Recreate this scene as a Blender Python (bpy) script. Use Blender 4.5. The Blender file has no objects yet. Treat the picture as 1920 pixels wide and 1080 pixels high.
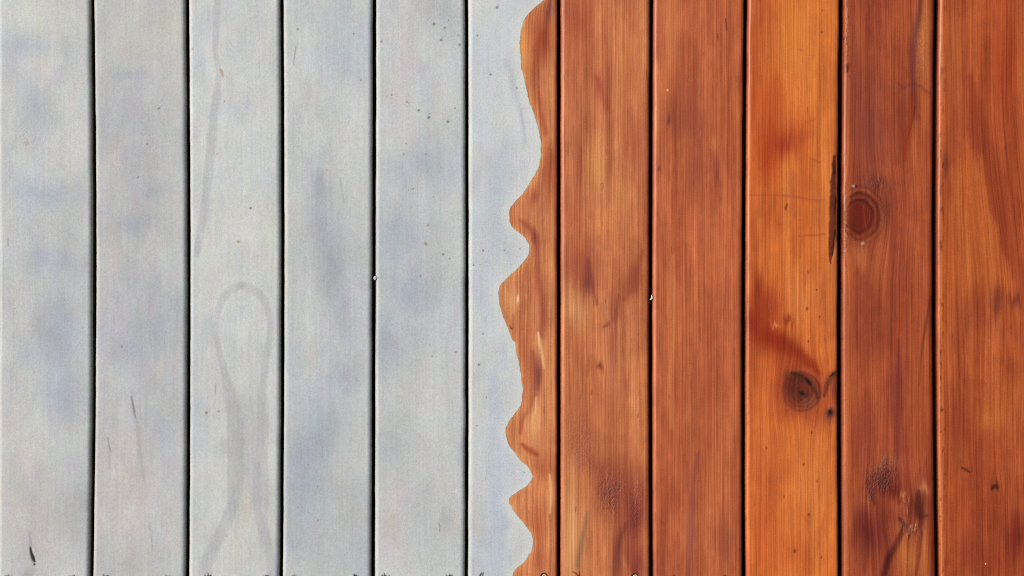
import bpy, math
import numpy as np

# ------------------------------------------------------------------ camera, sky, sun, exposure
S = 0.54e-3                 # metres per unit of the layout grid (1920 x 1080 units seen)
TOP = 0.142                 # height of the walking surface above the ground
scene = bpy.context.scene
col = scene.collection

CAM_H = 1.30
cam_data = bpy.data.cameras.new("camera")
cam_data.sensor_width = 36.0
cam_data.lens = 36.0 * CAM_H / (1920 * S)
cam_data.clip_start = 0.05
cam_data.clip_end = 200.0
cam = bpy.data.objects.new("camera", cam_data)
cam.location = (0, 0, TOP + CAM_H)
col.objects.link(cam)
scene.camera = cam

SUN_EL, SUN_AZ = math.radians(45), math.radians(164)      # azimuth counted from +x
to_sun = (math.cos(SUN_EL) * math.cos(SUN_AZ), math.cos(SUN_EL) * math.sin(SUN_AZ), math.sin(SUN_EL))
world = bpy.data.worlds.new("World")
scene.world = world
world.use_nodes = True
wn = world.node_tree
sky = wn.nodes.new("ShaderNodeTexSky")
sky.sky_type = 'NISHITA'
sky.sun_disc = False
sky.sun_elevation = SUN_EL
sky.sun_rotation = math.pi / 2 - SUN_AZ
sky.dust_density = 5.0
sky.ozone_density = 0.8
bg = wn.nodes["Background"]
bg.inputs["Strength"].default_value = 0.05
wn.links.new(sky.outputs[0], bg.inputs["Color"])

sun_data = bpy.data.lights.new("sun", 'SUN')
sun_data.energy = 2.3
sun_data.angle = math.radians(22)
sun_data.color = (1.0, 0.985, 0.95)
sun = bpy.data.objects.new("sun", sun_data)
from mathutils import Vector
sun.rotation_euler = Vector(to_sun).to_track_quat('Z', 'Y').to_euler()
sun.location = (-2, 1, 3)
col.objects.link(sun)

scene.cycles.use_denoising = False
scene.cycles.filter_width = 1.0
scene.cycles.max_bounces = 6
vs = scene.view_settings
vs.view_transform = 'Standard'
vs.look = 'None'
vs.gamma = 1.0
vs.use_curve_mapping = False
vs.exposure = 0.33

# ------------------------------------------------------------------ numeric helpers
def hash2(ix, iy, seed):
    h = (ix.astype(np.int64) * 374761393 + iy.astype(np.int64) * 668265263 + seed * 982451653) & 0xFFFFFFFF
    h = ((h ^ (h >> 13)) * 1274126177) & 0xFFFFFFFF
    h = h ^ (h >> 16)
    return (h & 0xFFFFFF) / float(0xFFFFFF)

def vnoise(x, y, seed):
    """smooth value noise, -1..1"""
    ix, iy = np.floor(x), np.floor(y)
    fx, fy = x - ix, y - iy
    fx = fx * fx * fx * (fx * (fx * 6 - 15) + 10)
    fy = fy * fy * fy * (fy * (fy * 6 - 15) + 10)
    a, b = hash2(ix, iy, seed), hash2(ix + 1, iy, seed)
    c, d = hash2(ix, iy + 1, seed), hash2(ix + 1, iy + 1, seed)
    return ((a * (1 - fx) + b * fx) * (1 - fy) + (c * (1 - fx) + d * fx) * fy) * 2 - 1

def fbm(x, y, seed, o=3):
    r, a, t = 0, 1.0, 0.0
    for k in range(o):
        r = r + a * vnoise(x * 2 ** k + 17.3 * k, y * 2 ** k - 9.1 * k, seed + 31 * k)
        t += a
        a *= 0.5
    return r / t

def to_lin(c):
    c = np.clip(c, 0, 255) / 255.0
    return np.where(c <= 0.04045, c / 12.92, ((c + 0.055) / 1.055) ** 2.4)

def smooth(e0, e1, x):
    t = np.clip((x - e0) / (e1 - e0), 0, 1)
    return t * t * (3 - 2 * t)

def curve(pts, dense=12):
    """Catmull-Rom through (x, y) points"""
    p = np.array(pts, float)
    p = np.vstack([2 * p[0] - p[1], p, 2 * p[-1] - p[-2]])
    out = []
    for i in range(1, len(p) - 2):
        for t in np.linspace(0, 1, dense, endpoint=False):
            out.append(0.5 * (2 * p[i] + (p[i + 1] - p[i - 1]) * t + (2 * p[i - 1] - 5 * p[i] + 4 * p[i + 1] - p[i + 2]) * t ** 2
                              + (3 * p[i] - p[i - 1] - 3 * p[i + 1] + p[i + 2]) * t ** 3))
    out.append(p[-2])
    return np.array(out)

class Stain:
    """Lays out the colour, relief and grain run of one board, in layout units (x right, y down)."""
    def __init__(self, x, y, seed, wood):
        self.x, self.y, self.seed, self.wood = x, y, seed, wood
        rag = 9 if wood else 2.5
        self.wx = x + 4 * fbm(x / 32, y / 90, seed + 1) + 1.5 * vnoise(x / 7, y / 70, seed + 2)
        self.wy = y + 13 * fbm(x / 26, y / 60, seed + 3) + rag * vnoise(x / 3.2, y / 90, seed + 4) + 0.6 * rag * vnoise(x / 7, y / 120, seed + 5)
        self.sx = x + 1.6 * fbm(x / 20, y / 30, seed + 8); self.sy = y + 1.8 * fbm(x / 22, y / 22, seed + 9)
        self.rgb = np.zeros((len(x), 3))
        self.h = np.zeros(len(x))              # metres
        self.rough = np.zeros(len(x))          # torn / wrinkled fibre
        self.amp = np.ones(len(x))             # strength of the grain
        self.gx = x + 2.5 * fbm(x / 40, y / 260, seed + 6)
        self.gy = y.copy()
    def mix(self, c, m):
        m = np.clip(m, 0, 1)[:, None]
        self.rgb = self.rgb * (1 - m) + np.array(c, float)[None, :] * m
    def B(self, c, x, y, rx, ry, a=0.7, rot=0, p=1.0, warp=1.0):
        if not self.wood and rx > 8 and c[2] - c[0] > 6: c, a = tuple(v * f for v, f in zip(c, (.965, .965, .955))), min(.95, a * 1.2)
        dx = self.x + (self.wx - self.x) * warp - x
        dy = self.y + (self.wy - self.y) * warp - y
        if rot:
            t = math.radians(rot); dx, dy = dx * math.cos(t) + dy * math.sin(t), -dx * math.sin(t) + dy * math.cos(t)
        m = min(1.0, a * (1.2 if self.wood else 1.0)) * np.exp(-((dx / rx) ** 2 + (dy / ry) ** 2) ** p)
        self.mix(c, m)
        return m
    def mask(self, pts, p=1.0, warp=0.3):
        """pts: (x, y, half width)"""
        w2 = min(1.0, warp * 2.5) if warp < .5 else 0
        if warp < .5: X = self.x + (self.sx - self.x) * w2; Y = self.y + (self.sy - self.y) * w2
        else: X = self.x + (self.wx - self.x) * warp; Y = self.y + (self.wy - self.y) * warp
        q = curve(pts, 6)
        best = np.full(len(X), 1e9)
        for (x0, y0, w0), (x1, y1, w1) in zip(q[:-1], q[1:]):
            vx, vy = x1 - x0, y1 - y0
            t = np.clip(((X - x0) * vx + (Y - y0) * vy) / (vx * vx + vy * vy + 1e-9), 0, 1)
            d = np.hypot(X - x0 - t * vx, Y - y0 - t * vy) / np.maximum(w0 + (w1 - w0) * t, 0.3)
            best = np.minimum(best, d)
        return np.exp(-(best ** 2) ** p)
    def L(self, c, pts, a=0.7, p=1.0, warp=0.3, h=0.0):
        m = a * self.mask(pts, p, warp)
        if not self.wood: m = m * np.clip(.95 + .3 * fbm(self.x / 14, self.y / 26, self.seed + 55), .5, 1.15)
        self.mix(c, m)
        self.h += h * m
        return m
    def dot(self, c, x, y, r, a=0.9, h=0.0):
        m = self.B(c, x, y, r, r, a, 0, 1.6, 0.0)
        self.h += h * m
    def tear(self, x, y, rx, ry, a=1.0, rot=0, depth=0.0):
        t = math.radians(rot)
        dx, dy = self.wx - x, self.wy - y
        dx, dy = dx * math.cos(t) + dy * math.sin(t), -dx * math.sin(t) + dy * math.cos(t)
        m = a * np.exp(-((dx / rx) ** 2 + (dy / ry) ** 2) ** 1.5)
        self.rough = np.maximum(self.rough, m)
        self.h += depth * m
    def bend(self, x, y, rx, ry, k=0.75):
        """grain lines part around a knot"""
        dx, dy = self.x - x, self.y - y
        self.gx = self.gx - dx * k * np.exp(-((dx / rx) ** 2 + (dy / ry) ** 2))

# ------------------------------------------------------------------ layout of the boards
# gap edges at y = 10, 540, 1050: left side of each board (right side of the gap)
LEFT = [(-5, -3, -4), (175, 178.5, 173.5), (353, 355.5, 353.5), (530.5, 532, 529.5), (704.5, 703.5, 702), (877.5, 878.5, 877.5),
        (1051, 1051, 1051), (1225, 1223.5, 1224.5), (1402, 1398.5, 1398.5), (1582, 1579, 1580), (1760.5, 1757, 1762), (1938, 1937, 1938)]
GAP = [6.0, 6.0, 6.0, 6.2, 5.8, 5.8, 6.0, 6.4, 7.2, 7.2, 7.6]
RAD = 8.0

def quad(three):
    return np.polyfit([10, 540, 1050], three, 2)
EDGES = []
for i in range(11):
    EDGES.append((quad(LEFT[i]), quad([v - GAP[i] for v in LEFT[i + 1]])))
Y0, Y1 = -480, 1580

def fine_rows():
    return np.concatenate([np.arange(Y0, -12, 12.0), np.arange(-12, 1092, 1.8), np.arange(1092, Y1 + 1, 12.0)])

def board_edges(i, ys):
    l, r = EDGES[i]
    yc = np.clip(ys, -20, 1100)
    xl = np.polyval(l, yc) + 0.5 * fbm(ys / 60, ys * 0 + i, 500 + i) + 0.22 * fbm(ys / 6, ys * 0 + i, 520 + i)
    xr = np.polyval(r, yc) + 0.6 * fbm(ys / 60, ys * 0 + i, 600 + i) + 0.3 * fbm(ys / 6, ys * 0 + i, 620 + i)
    return xl, xr

THICK = 0.022
def profile(n_flat, n_arc=6):
    """columns: (kind, parameter). Runs from the foot of the left side over the top to the foot of the right side."""
    cols = [('L', None)]
    cols += [('l', k / n_arc) for k in range(n_arc)]
    cols += [('f', k / n_flat) for k in range(n_flat + 1)]
    cols += [('r', 1 - (k + 1) / n_arc) for k in range(n_arc)]
    cols += [('R', None)]
    return cols

def sweep(cols, ys, xl, xr, rad, lift=0.0, foot=-THICK / S):
    """vertex positions in layout units (x, y, z) for every row and column"""
    X = np.zeros((len(ys), len(cols))); Z = np.zeros_like(X); side = np.zeros_like(X)
    for j, (k, t) in enumerate(cols):
        if k == 'L':
            X[:, j], Z[:, j], side[:, j] = xl, foot, 1
        elif k == 'R':
            X[:, j], Z[:, j], side[:, j] = xr, foot, 1
        elif k == 'l':
            a = t * math.pi / 2
            X[:, j] = xl + rad * (1 - math.sin(a)); Z[:, j] = -rad * (1 - math.cos(math.pi / 2 - a)); side[:, j] = 0
            X[:, j] = xl + rad * (1 - math.cos(a)); Z[:, j] = -rad * (1 - math.sin(a))
        elif k == 'r':
            a = t * math.pi / 2
            X[:, j] = xr - rad * (1 - math.cos(a)); Z[:, j] = -rad * (1 - math.sin(a))
        else:
            X[:, j] = (xl + rad) + (xr - xl - 2 * rad) * t
    return X, np.repeat(ys[:, None], len(cols), 1), Z + lift, side

def grid_mesh(name, X, Y, Z, closed):
    n, m = X.shape
    co = np.stack([(X - 960) * S, (540 - Y) * S, TOP + Z * S], -1).reshape(-1, 3)
    idx = np.arange(n * m).reshape(n, m)
    if closed:
        nxt = np.roll(idx, -1, 1)
        q = np.stack([idx[:-1], nxt[:-1], nxt[1:], idx[1:]], -1).reshape(-1, 4)
    else:
        q = np.stack([idx[:-1, :-1], idx[:-1, 1:], idx[1:, 1:], idx[1:, :-1]], -1).reshape(-1, 4)
    q = q[:, ::-1]
    me = bpy.data.meshes.new(name)
    caps = [idx[0], idx[-1][::-1]] if closed else []
    tot = q.size + sum(len(c) for c in caps)
    me.vertices.add(len(co)); me.vertices.foreach_set("co", co.ravel())
    loops = np.concatenate([q.ravel()] + caps).astype(np.int32)
    me.loops.add(tot); me.loops.foreach_set("vertex_index", loops)
    starts = np.concatenate([np.arange(len(q)) * 4] + ([np.array([q.size, q.size + m])] if closed else [])).astype(np.int32)
    me.polygons.add(len(starts)); me.polygons.foreach_set("loop_start", starts)
    me.update(calc_edges=True)
    me.validate()
    sm = np.ones(len(me.polygons), bool)
    me.polygons.foreach_set("use_smooth", sm)
    return me

ALBEDO = 1.0
def write_attrs(me, st, tint=(1, 1, 1)):
    n = len(st.x)
    c = np.ones((n, 4)); c[:, :3] = np.clip(to_lin(st.rgb) * ALBEDO * np.array(tint), 0.002, 0.9)
    a = me.attributes.new("stain", 'FLOAT_COLOR', 'POINT'); a.data.foreach_set("color", c.ravel().astype(np.float32))
    v = np.stack([st.gx, st.gy, np.full(n, st.seed * 13.7)], -1)
    a = me.attributes.new("grain_run", 'FLOAT_VECTOR', 'POINT'); a.data.foreach_set("vector", v.ravel().astype(np.float32))
    a = me.attributes.new("torn", 'FLOAT', 'POINT'); a.data.foreach_set("value", st.rough.astype(np.float32))
    a = me.attributes.new("grain_strength", 'FLOAT', 'POINT'); a.data.foreach_set("value", st.amp.astype(np.float32))

# ------------------------------------------------------------------ materials
class Nodes:
    def __init__(self, name):
        self.m = bpy.data.materials.new(name); self.m.use_nodes = True
        self.t = self.m.node_tree
        self.bsdf = self.t.nodes["Principled BSDF"]
    def n(self, kind, **kw):
        nd = self.t.nodes.new(kind)
        for k, v in kw.items(): setattr(nd, k, v)
        return nd
    def link(self, a, b): self.t.links.new(a, b)
    def put(self, sock, v):
        if hasattr(v, "links"): self.link(v, sock)
        else: sock.default_value = v
    def math(self, op, a, b=0.0, clamp=False):
        nd = self.n("ShaderNodeMath", operation=op, use_clamp=clamp)
        self.put(nd.inputs[0], a); self.put(nd.inputs[1], b)
        return nd.outputs[0]
    def vmul(self, v, s):
        nd = self.n("ShaderNodeVectorMath", operation='MULTIPLY')
        self.put(nd.inputs[0], v); nd.inputs[1].default_value = s
        return nd.outputs[0]
    def noise(self, v, s, detail=2.0, rough=0.5):
        nd = self.n("ShaderNodeTexNoise"); nd.inputs["Scale"].default_value = 1.0
        nd.inputs["Detail"].default_value = detail; nd.inputs["Roughness"].default_value = rough
        self.link(self.vmul(v, s), nd.inputs["Vector"])
        return nd.outputs["Fac"]
    def ramp(self, f, lo, hi, a=0.0, b=1.0):
        nd = self.n("ShaderNodeMapRange", interpolation_type='SMOOTHSTEP')
        self.put(nd.inputs[0], f)
        nd.inputs[1].default_value = lo; nd.inputs[2].default_value = hi; nd.inputs[3].default_value = a; nd.inputs[4].default_value = b
        return nd.outputs[0]
    def attr(self, name, out="Fac"):
        return self.n("ShaderNodeAttribute", attribute_name=name).outputs[out]
    def mixc(self, f, a, b, mode='MIX'):
        nd = self.n("ShaderNodeMix", data_type='RGBA', blend_type=mode)
        self.put(nd.inputs[0], f); self.put(nd.inputs[6], a); self.put(nd.inputs[7], b)
        return nd.outputs[2]

def wood_material():
    k = Nodes("oiled_brown_wood")
    g = k.attr("grain_run", "Vector"); amp = k.attr("grain_strength"); torn = k.attr("torn")
    stain = k.attr("stain", "Color")
    n1 = k.noise(g, (1 / 3.0, 1 / 420, 1), 3, 0.66)          # fine growth lines
    n2 = k.noise(g, (1 / 13, 1 / 420, 1), 2)                # broad bands
    n3 = k.noise(g, (1 / 2.2, 1 / 120, 1), 2, 0.6)           # short fibres
    n4 = k.noise(g, (1 / 2.4, 1 / 2.4, 1), 2, 0.6)          # speckle
    s = k.math('ADD', k.math('MULTIPLY', k.math('SUBTRACT', n1, 0.5), 0.95), k.math('MULTIPLY', k.math('SUBTRACT', n2, 0.5), 0.5))
    s = k.math('ADD', s, k.math('MULTIPLY', k.math('SUBTRACT', n3, 0.5), 0.6))
    s = k.math('ADD', s, k.math('MULTIPLY', k.math('SUBTRACT', n4, 0.5), 0.4))
    s = k.math('MULTIPLY', s, amp)
    f = k.math('ADD', s, 0.5, True)
    cr = k.n("ShaderNodeValToRGB")
    e = cr.color_ramp.elements
    e[0].position, e[0].color = 0.0, (0.44, 0.30, 0.22, 1)
    e[1].position, e[1].color = 1.0, (1.38, 1.72, 1.9, 1)
    m = e.new(0.5); m.color = (1, 1, 1, 1)
    k.link(f, cr.inputs[0])
    c = k.mixc(1.0, stain, cr.outputs[0], 'MULTIPLY')
    n6 = k.ramp(k.noise(g, (1 / 2.1, 1 / 420, 4), 1), 0.56, 0.68)
    c = k.mixc(k.math('MULTIPLY', n6, 0.16), c, k.mixc(1.0, c, (0.42, 0.30, 0.26, 1), 'MULTIPLY'))
    n7 = k.ramp(k.noise(g, (1 / 2.3, 1 / 380, 9), 1), 0.58, 0.70)
    c = k.mixc(k.math('MULTIPLY', n7, 0.15), c, k.mixc(1.0, c, (1.5, 1.75, 1.9, 1), 'MULTIPLY'))
    pore = k.math('MULTIPLY', k.ramp(k.noise(g, (1 / 2.0, 1 / 34, 1.7), 1), 0.69, 0.76), k.ramp(n2, 0.4, 0.65))
    c = k.mixc(k.math('MULTIPLY', pore, 0.5), c, (0.075, 0.026, 0.012, 1))
    wr = k.noise(g, (1 / 4.2, 1 / 5.5, 1), 3, 0.65)
    c = k.mixc(k.math('MULTIPLY', k.math('MULTIPLY', torn, 0.55), k.ramp(wr, 0.54, 0.40)), c, (0.06, 0.020, 0.011, 1))
    k.link(c, k.bsdf.inputs["Base Color"])
    r = k.math('ADD', 0.40, k.math('MULTIPLY', k.math('SUBTRACT', n1, 0.5), 0.25))
    k.link(k.math('ADD', r, k.math('MULTIPLY', torn, 0.1)), k.bsdf.inputs["Roughness"])
    k.bsdf.inputs["IOR"].default_value = 1.47
    h = k.math('ADD', k.math('MULTIPLY', n1, 0.10), k.math('MULTIPLY', n3, 0.06))
    h = k.math('ADD', h, k.math('MULTIPLY', k.math('MULTIPLY', wr, torn), 1.3))
    h = k.math('SUBTRACT', h, k.math('MULTIPLY', pore, 0.06))
    b = k.n("ShaderNodeBump"); b.inputs["Strength"].default_value = 1.0; b.inputs["Distance"].default_value = 0.0012
    k.link(h, b.inputs["Height"]); k.link(b.outputs[0], k.bsdf.inputs["Normal"])
    return k.m

def paint_material():
    k = Nodes("pale_grey_paint")
    g = k.attr("grain_run", "Vector"); stain = k.attr("stain", "Color"); torn = k.attr("torn")
    n1 = k.noise(g, (1 / 3.4, 1 / 3.8, 1), 3, 0.7)          # stipple
    n2 = k.noise(g, (1 / 3.4, 1 / 200, 1), 3, 0.6)         # brush marks along the board
    n3 = k.noise(g, (1 / 2.2, 1 / 2.4, 2), 1)
    n5 = k.noise(g, (1 / 70, 1 / 110, 3), 2)
    s = k.math('ADD', k.math('MULTIPLY', k.math('SUBTRACT', n1, 0.5), 0.7), k.math('MULTIPLY', k.math('SUBTRACT', n2, 0.5), 0.26))
    c = k.mixc(1.0, stain, k.mixc(k.math('ADD', 0.5, s, True), (0.62, 0.62, 0.62, 1), (1.38, 1.38, 1.38, 1)), 'MULTIPLY')
    tn = k.n("ShaderNodeTexNoise"); tn.inputs["Scale"].default_value = 1.0; tn.inputs["Detail"].default_value = 3.0; tn.inputs["Roughness"].default_value = 0.65
    k.link(k.vmul(g, (1 / 30, 1 / 50, 5)), tn.inputs["Vector"])
    c = k.mixc(0.08, c, k.mixc(1.0, c, k.mixc(1.0, tn.outputs["Color"], (2.0, 2.0, 2.0, 1), 'MULTIPLY'), 'MULTIPLY'))
    spk = k.math('MULTIPLY', k.ramp(n3, 0.66, 0.76), k.ramp(n5, 0.42, 0.68, 0.25, 1.0))
    c = k.mixc(k.math('MULTIPLY', spk, 0.55), c, (0.22, 0.19, 0.17, 1))
    k.link(c, k.bsdf.inputs["Base Color"])
    k.bsdf.inputs["Roughness"].default_value = 0.62
    k.bsdf.inputs["IOR"].default_value = 1.4
    h = k.math('ADD', k.math('MULTIPLY', n1, 0.10), k.math('MULTIPLY', n2, 0.03))
    h = k.math('ADD', h, k.math('MULTIPLY', k.math('MULTIPLY', k.noise(g, (1 / 5, 1 / 7, 1), 3, 0.6), torn), 0.8))
    b = k.n("ShaderNodeBump"); b.inputs["Strength"].default_value = 0.8; b.inputs["Distance"].default_value = 0.001
    k.link(h, b.inputs["Height"]); k.link(b.outputs[0], k.bsdf.inputs["Normal"])
    return k.m

def plain_material(name, c, rough=0.6, metal=0.0, vary=0.25, scale=60.0):
    k = Nodes(name)
    tc = k.n("ShaderNodeTexCoord")
    n = k.noise(tc.outputs["Object"], (scale, scale, scale), 4, 0.6)
    lo = tuple(v * (1 - vary) for v in c) + (1,); hi = tuple(min(v * (1 + vary), 1) for v in c) + (1,)
    k.link(k.mixc(n, lo, hi), k.bsdf.inputs["Base Color"])
    k.bsdf.inputs["Roughness"].default_value = rough
    k.bsdf.inputs["Metallic"].default_value = metal
    return k.m

M_WOOD, M_PAINT = wood_material(), paint_material()
M_JOIST = plain_material("weathered_joist_wood", (0.16, 0.11, 0.07), 0.8, 0, 0.4, 25)
M_EARTH = plain_material("dark_earth", (0.045, 0.035, 0.028), 0.95, 0, 0.5, 30)
M_BRASS = plain_material("dull_brass", (0.66, 0.55, 0.36), 0.45, 0.35, 0.15, 900)
M_PAINTED_STEEL = plain_material("painted_screw_grey", (0.40, 0.41, 0.41), 0.55, 0.1, 0.15, 900)
M_RECESS = plain_material("dark_screw_recess", (0.05, 0.04, 0.025), 0.8, 0, 0.3, 900)  # dark colour of the cross on the screw heads
M_FLAKE = plain_material("pale_flake", (0.60, 0.60, 0.61), 0.6, 0, 0.1, 900)
M_FLAKE_GREY = plain_material("lilac_grey_flake", (0.42, 0.39, 0.46), 0.7, 0, 0.25, 900)

# ------------------------------------------------------------------ colour layout of each board
def paint_base(st, warm=(203, 203, 198), cool=(189, 194, 203), pink=(200, 194, 194)):
    x, y, s = st.x, st.y, st.seed
    st.rgb[:] = warm
    st.mix(cool, smooth(-0.25, 0.75, fbm(x / 60, y / 105, s + 40)) * 0.72)
    st.mix(pink, smooth(0.0, 0.85, fbm(x / 45, y / 150, s + 60)) * 0.6)
    st.mix((180, 183, 192), smooth(0.2, 0.9, fbm(x / 38, y / 70, s + 80)) * 0.5)
    st.mix((212, 212, 206), smooth(0.25, 0.9, fbm(x / 30, y / 60, s + 90)) * 0.4)
def paint_weather(st):
    """greyer, with soft mottling and runs along the board"""
    x, y, s = st.x, st.y, st.seed
    g = st.rgb.mean(1, keepdims=True)
    st.rgb = g + (st.rgb - g) * np.where(np.abs(st.rgb - g).max(1, keepdims=True) > 16, 1.0, .86)
    st.rgb += (8.0 * fbm(x / 75, y / 120, s + 101) - 3.0 * smooth(300, 1080, y) + 5.0 * fbm(x / 24, y / 44, s + 102) + 0.9 * fbm(x / 7, y / 140, s + 103) + 2.5 * fbm(x / 9, y / 12, s + 104))[:, None]
    st.rgb[:, 2] += 2.5 * fbm(x / 30, y / 60, s + 105); st.rgb[:, 1] += 1.5 * fbm(x / 18, y / 40, s + 106)
    d = smooth(.45, .8, fbm(x / 3.2, y / 55, s + 107, 2)); st.mix((150, 148, 146), d * .07)

def wood_base(st, mid, lo, hi, slope=0.0):
    x, y, s = st.x, st.y, st.seed
    st.gx = st.gx - slope * (y - 540)
    u = st.gx
    st.rgb[:] = mid
    st.mix(lo, smooth(0.05, 0.8, fbm(u / 24, y / 340, s + 40)) * 0.6)
    st.mix(hi, smooth(0.05, 0.8, fbm(u / 22, y / 330, s + 60)) * 0.55)
    st.mix(lo, smooth(0.3, 0.9, fbm(u / 5, y / 380, s + 70, 2)) * 0.35)
    st.mix(hi, smooth(0.3, 0.9, fbm(u / 4.5, y / 400, s + 75, 2)) * 0.35)
    lo2, hi2 = np.array(lo) * .88, np.clip(np.array(hi) * 1.04, 0, 250)
    ry = y + 10 * vnoise(x / 2.6, y / 60, s + 76)
    st.mix(lo2, smooth(0.12, 0.34, fbm((u + .22 * y) / 46, ry / 150, s + 77)) * .2)
    st.mix(hi2, smooth(0.12, 0.34, fbm((u - .20 * y) / 44, ry / 140, s + 78)) * .2)
    st.mix(lo2, smooth(0.25, 0.5, fbm(u / 15, ry / 75, s + 79)) * .12)
    f = 1 + .04 * fbm(u / 12, ry / 150, s + 82) + .05 * fbm(u / 4.0, ry / 320, s + 83) + .06 * fbm(x / 22, ry / 46, s + 84) + .04 * fbm(x / 8, y / 15, s + 85)
    st.rgb = st.rgb * np.stack([f, f ** 1.35, f ** 1.5], 1)
    st.mix((118, 58, 52), smooth(0.3, 0.6, fbm(u / 26, ry / 120, s + 81)) * .1)

def b1(st):
    paint_base(st)
    st.B((188, 191, 198), 95, 600, 70, 260, .45)
    st.B((213, 212, 204), 35, 25, 55, 40, .7)
    st.B((183, 189, 201), 50, 85, 55, 20, .6); st.B((184, 187, 199), 65, 205, 35, 50, .55)
    st.B((178, 184, 200), 78, 362, 55, 32, .75); st.B((181, 186, 201), 105, 492, 60, 24, .65)
    st.B((180, 186, 199), 105, 640, 36, 110, .7); st.B((170, 176, 188), 97, 622, 14, 18, .5)
    st.B((178, 185, 202), 125, 745, 30, 50, .6)
    st.B((203, 201, 196), 40, 580, 30, 60, .6); st.B((203, 202, 197), 70, 830, 70, 40, .6)
    st.B((199, 191, 190), 60, 960, 70, 110, .75); st.B((186, 186, 194), 150, 930, 25, 90, .6)
    st.B((205, 195, 192), 35, 850, 20, 40, .5)
    st.B((150, 150, 148), 48, 1072, 12, 8, .5)
    st.L((150, 148, 150), [(55, 1000, 2), (57, 1022, 3)], .5)
    st.L((28, 26, 34), [(57, 1026, 1.2), (59, 1037, 2.2), (62, 1046, 3.0), (65, 1053, 1.8)], 1, 1.5, 0, -.0012)
    st.dot((30, 28, 34), 64.5, 1058, 2.2)
    st.dot((186, 166, 138), 50, 268, 4, .7); st.L((110, 108, 108), [(15, 448, .9), (15.5, 462, .9)], .7, 1, 0)

def b2(st):
    paint_base(st, (199, 198, 193), (188, 190, 198), (200, 193, 191))
    st.B((187, 187, 195), 260, 480, 80, 330, .45)
    st.B((197, 194, 186), 260, 50, 90, 60, .8); st.B((179, 184, 193), 240, 136, 32, 14, .6)
    st.B((188, 188, 197), 255, 235, 50, 70, .6); st.B((206, 190, 188), 214, 285, 14, 26, .6)
    st.B((206, 189, 187), 214, 480, 11, 40, .65); st.B((176, 177, 192), 258, 420, 32, 24, .7)
    st.B((180, 181, 194), 285, 358, 25, 20, .55); st.B((201, 200, 194), 300, 470, 40, 60, .5)
    st.B((183, 184, 197), 255, 640, 70, 70, .65); st.B((181, 184, 196), 300, 790, 40, 60, .6)
    st.B((190, 190, 198), 195, 770, 20, 60, .5)
    st.B((209, 200, 182), 298, 692, 6, 18, .7); st.L((206, 198, 184), [(303, 715, 3), (322, 738, 2)], .5)
    st.B((202, 191, 188), 235, 930, 60, 120, .7); st.B((209, 196, 184), 232, 822, 22, 14, .45)
    st.B((188, 188, 192), 300, 1010, 18, 70, .5)
    st.L((150, 146, 152), [(246, 730, 2), (250, 760, 4), (256, 800, 4), (264, 850, 3), (270, 900, 2)], .3, 1, .3)
    st.L((118, 114, 120), [(247, 744, 1.0), (250, 758, 1.6), (253, 774, 1.5), (255, 784, .8)], .7, 1.2, 0, -.0006)
    st.L((130, 126, 130), [(202, 822, 1.4), (207, 846, 1.3)], .6, 1, 0)
    st.L((160, 158, 160), [(280, 980, 2), (286, 1030, 1.5)], .5)
    st.L((150, 148, 152), [(205, 850, 2), (205, 880, 2)], .35)
    for x, y, r in [(298, 203, 1.8), (276, 270, 1.5), (259, 332, 1.5), (228, 650, 1.5)]: st.dot((95, 90, 90), x, y, r)
    st.dot((190, 178, 152), 195, 359, 3.5, .6)

def b3(st):
    paint_base(st, (207, 207, 202), (199, 203, 206), (203, 200, 197))
    st.B((200, 206, 214), 372, 90, 16, 60, .6); st.B((201, 206, 214), 452, 85, 26, 30, .6); st.B((196, 200, 208), 385, 35, 16, 40, .5)
    st.B((193, 198, 211), 362, 700, 10, 300, .55)
    st.B((198, 203, 210), 375, 790, 22, 60, .6); st.B((210, 211, 205), 385, 900, 30, 40, .6)
    g = (176, 175, 179)
    st.L(g, [(408, -40, 7), (408, 0, 7), (404, 90, 6), (409, 140, 5), (405, 190, 8), (396, 270, 9), (388, 350, 9), (379, 420, 8), (368, 480, 5)], .55, 3, .4)
    fill = smooth(690, 790, st.wy) * smooth(470, 463, np.abs(st.wx - 465) * 12 + 250 * smooth(760, 690, st.wy) + 0.0)
    fill *= smooth(1010, 930, st.wy)
    st.mix((190, 188, 187), fill * .75)
    st.L(g, [(458, 534, 6), (425, 550, 8), (408, 590, 6), (406, 630, 6), (414, 670, 6), (424, 710, 9), (434, 755, 14), (444, 800, 14), (449, 850, 11), (448, 900, 11), (437, 950, 11), (414, 1000, 12), (390, 1050, 12), (378, 1090, 12)], .5, 3, .39)
    st.L(g, [(450, 536, 7), (487, 552, 8), (506, 595, 6), (505, 640, 6), (497, 690, 7), (491, 740, 8), (489, 800, 7), (485, 860, 7), (481, 910, 8), (484, 955, 9), (491, 985, 10), (504, 1035, 10), (514, 1090, 10)], .5, 3, .39)
    st.B((206, 194, 180), 460, 950, 13, 32, .6); st.B((203, 198, 190), 452, 1010, 25, 40, .5)
    st.B((210, 211, 204), 455, 620, 35, 45, .5)
    st.L((176, 134, 112), [(412.5, 129, 1.2), (416, 135, 3.0), (418.5, 145, 1.2)], .85, 2, 0)
    st.dot((178, 140, 118), 361, 92, 2.2)
    for x, y, r, c in [(470, 390, 2, (90, 85, 85)), (447, 453, 2.6, (150, 125, 105)), (387, 774, 3, (150, 122, 108)), (410, 771, 2, (150, 122, 108)), (407, 289, 1.4, (120, 115, 110)), (421, 190, 1.3, (110, 108, 108))]: st.dot(c, x, y, r)
    st.L((150, 148, 146), [(404, 722, .8), (404.5, 738, .8)], .7, 1, 0)
    st.L((170, 165, 160), [(486, 105, .9), (487, 150, .9)], .5, 1, 0)

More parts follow.
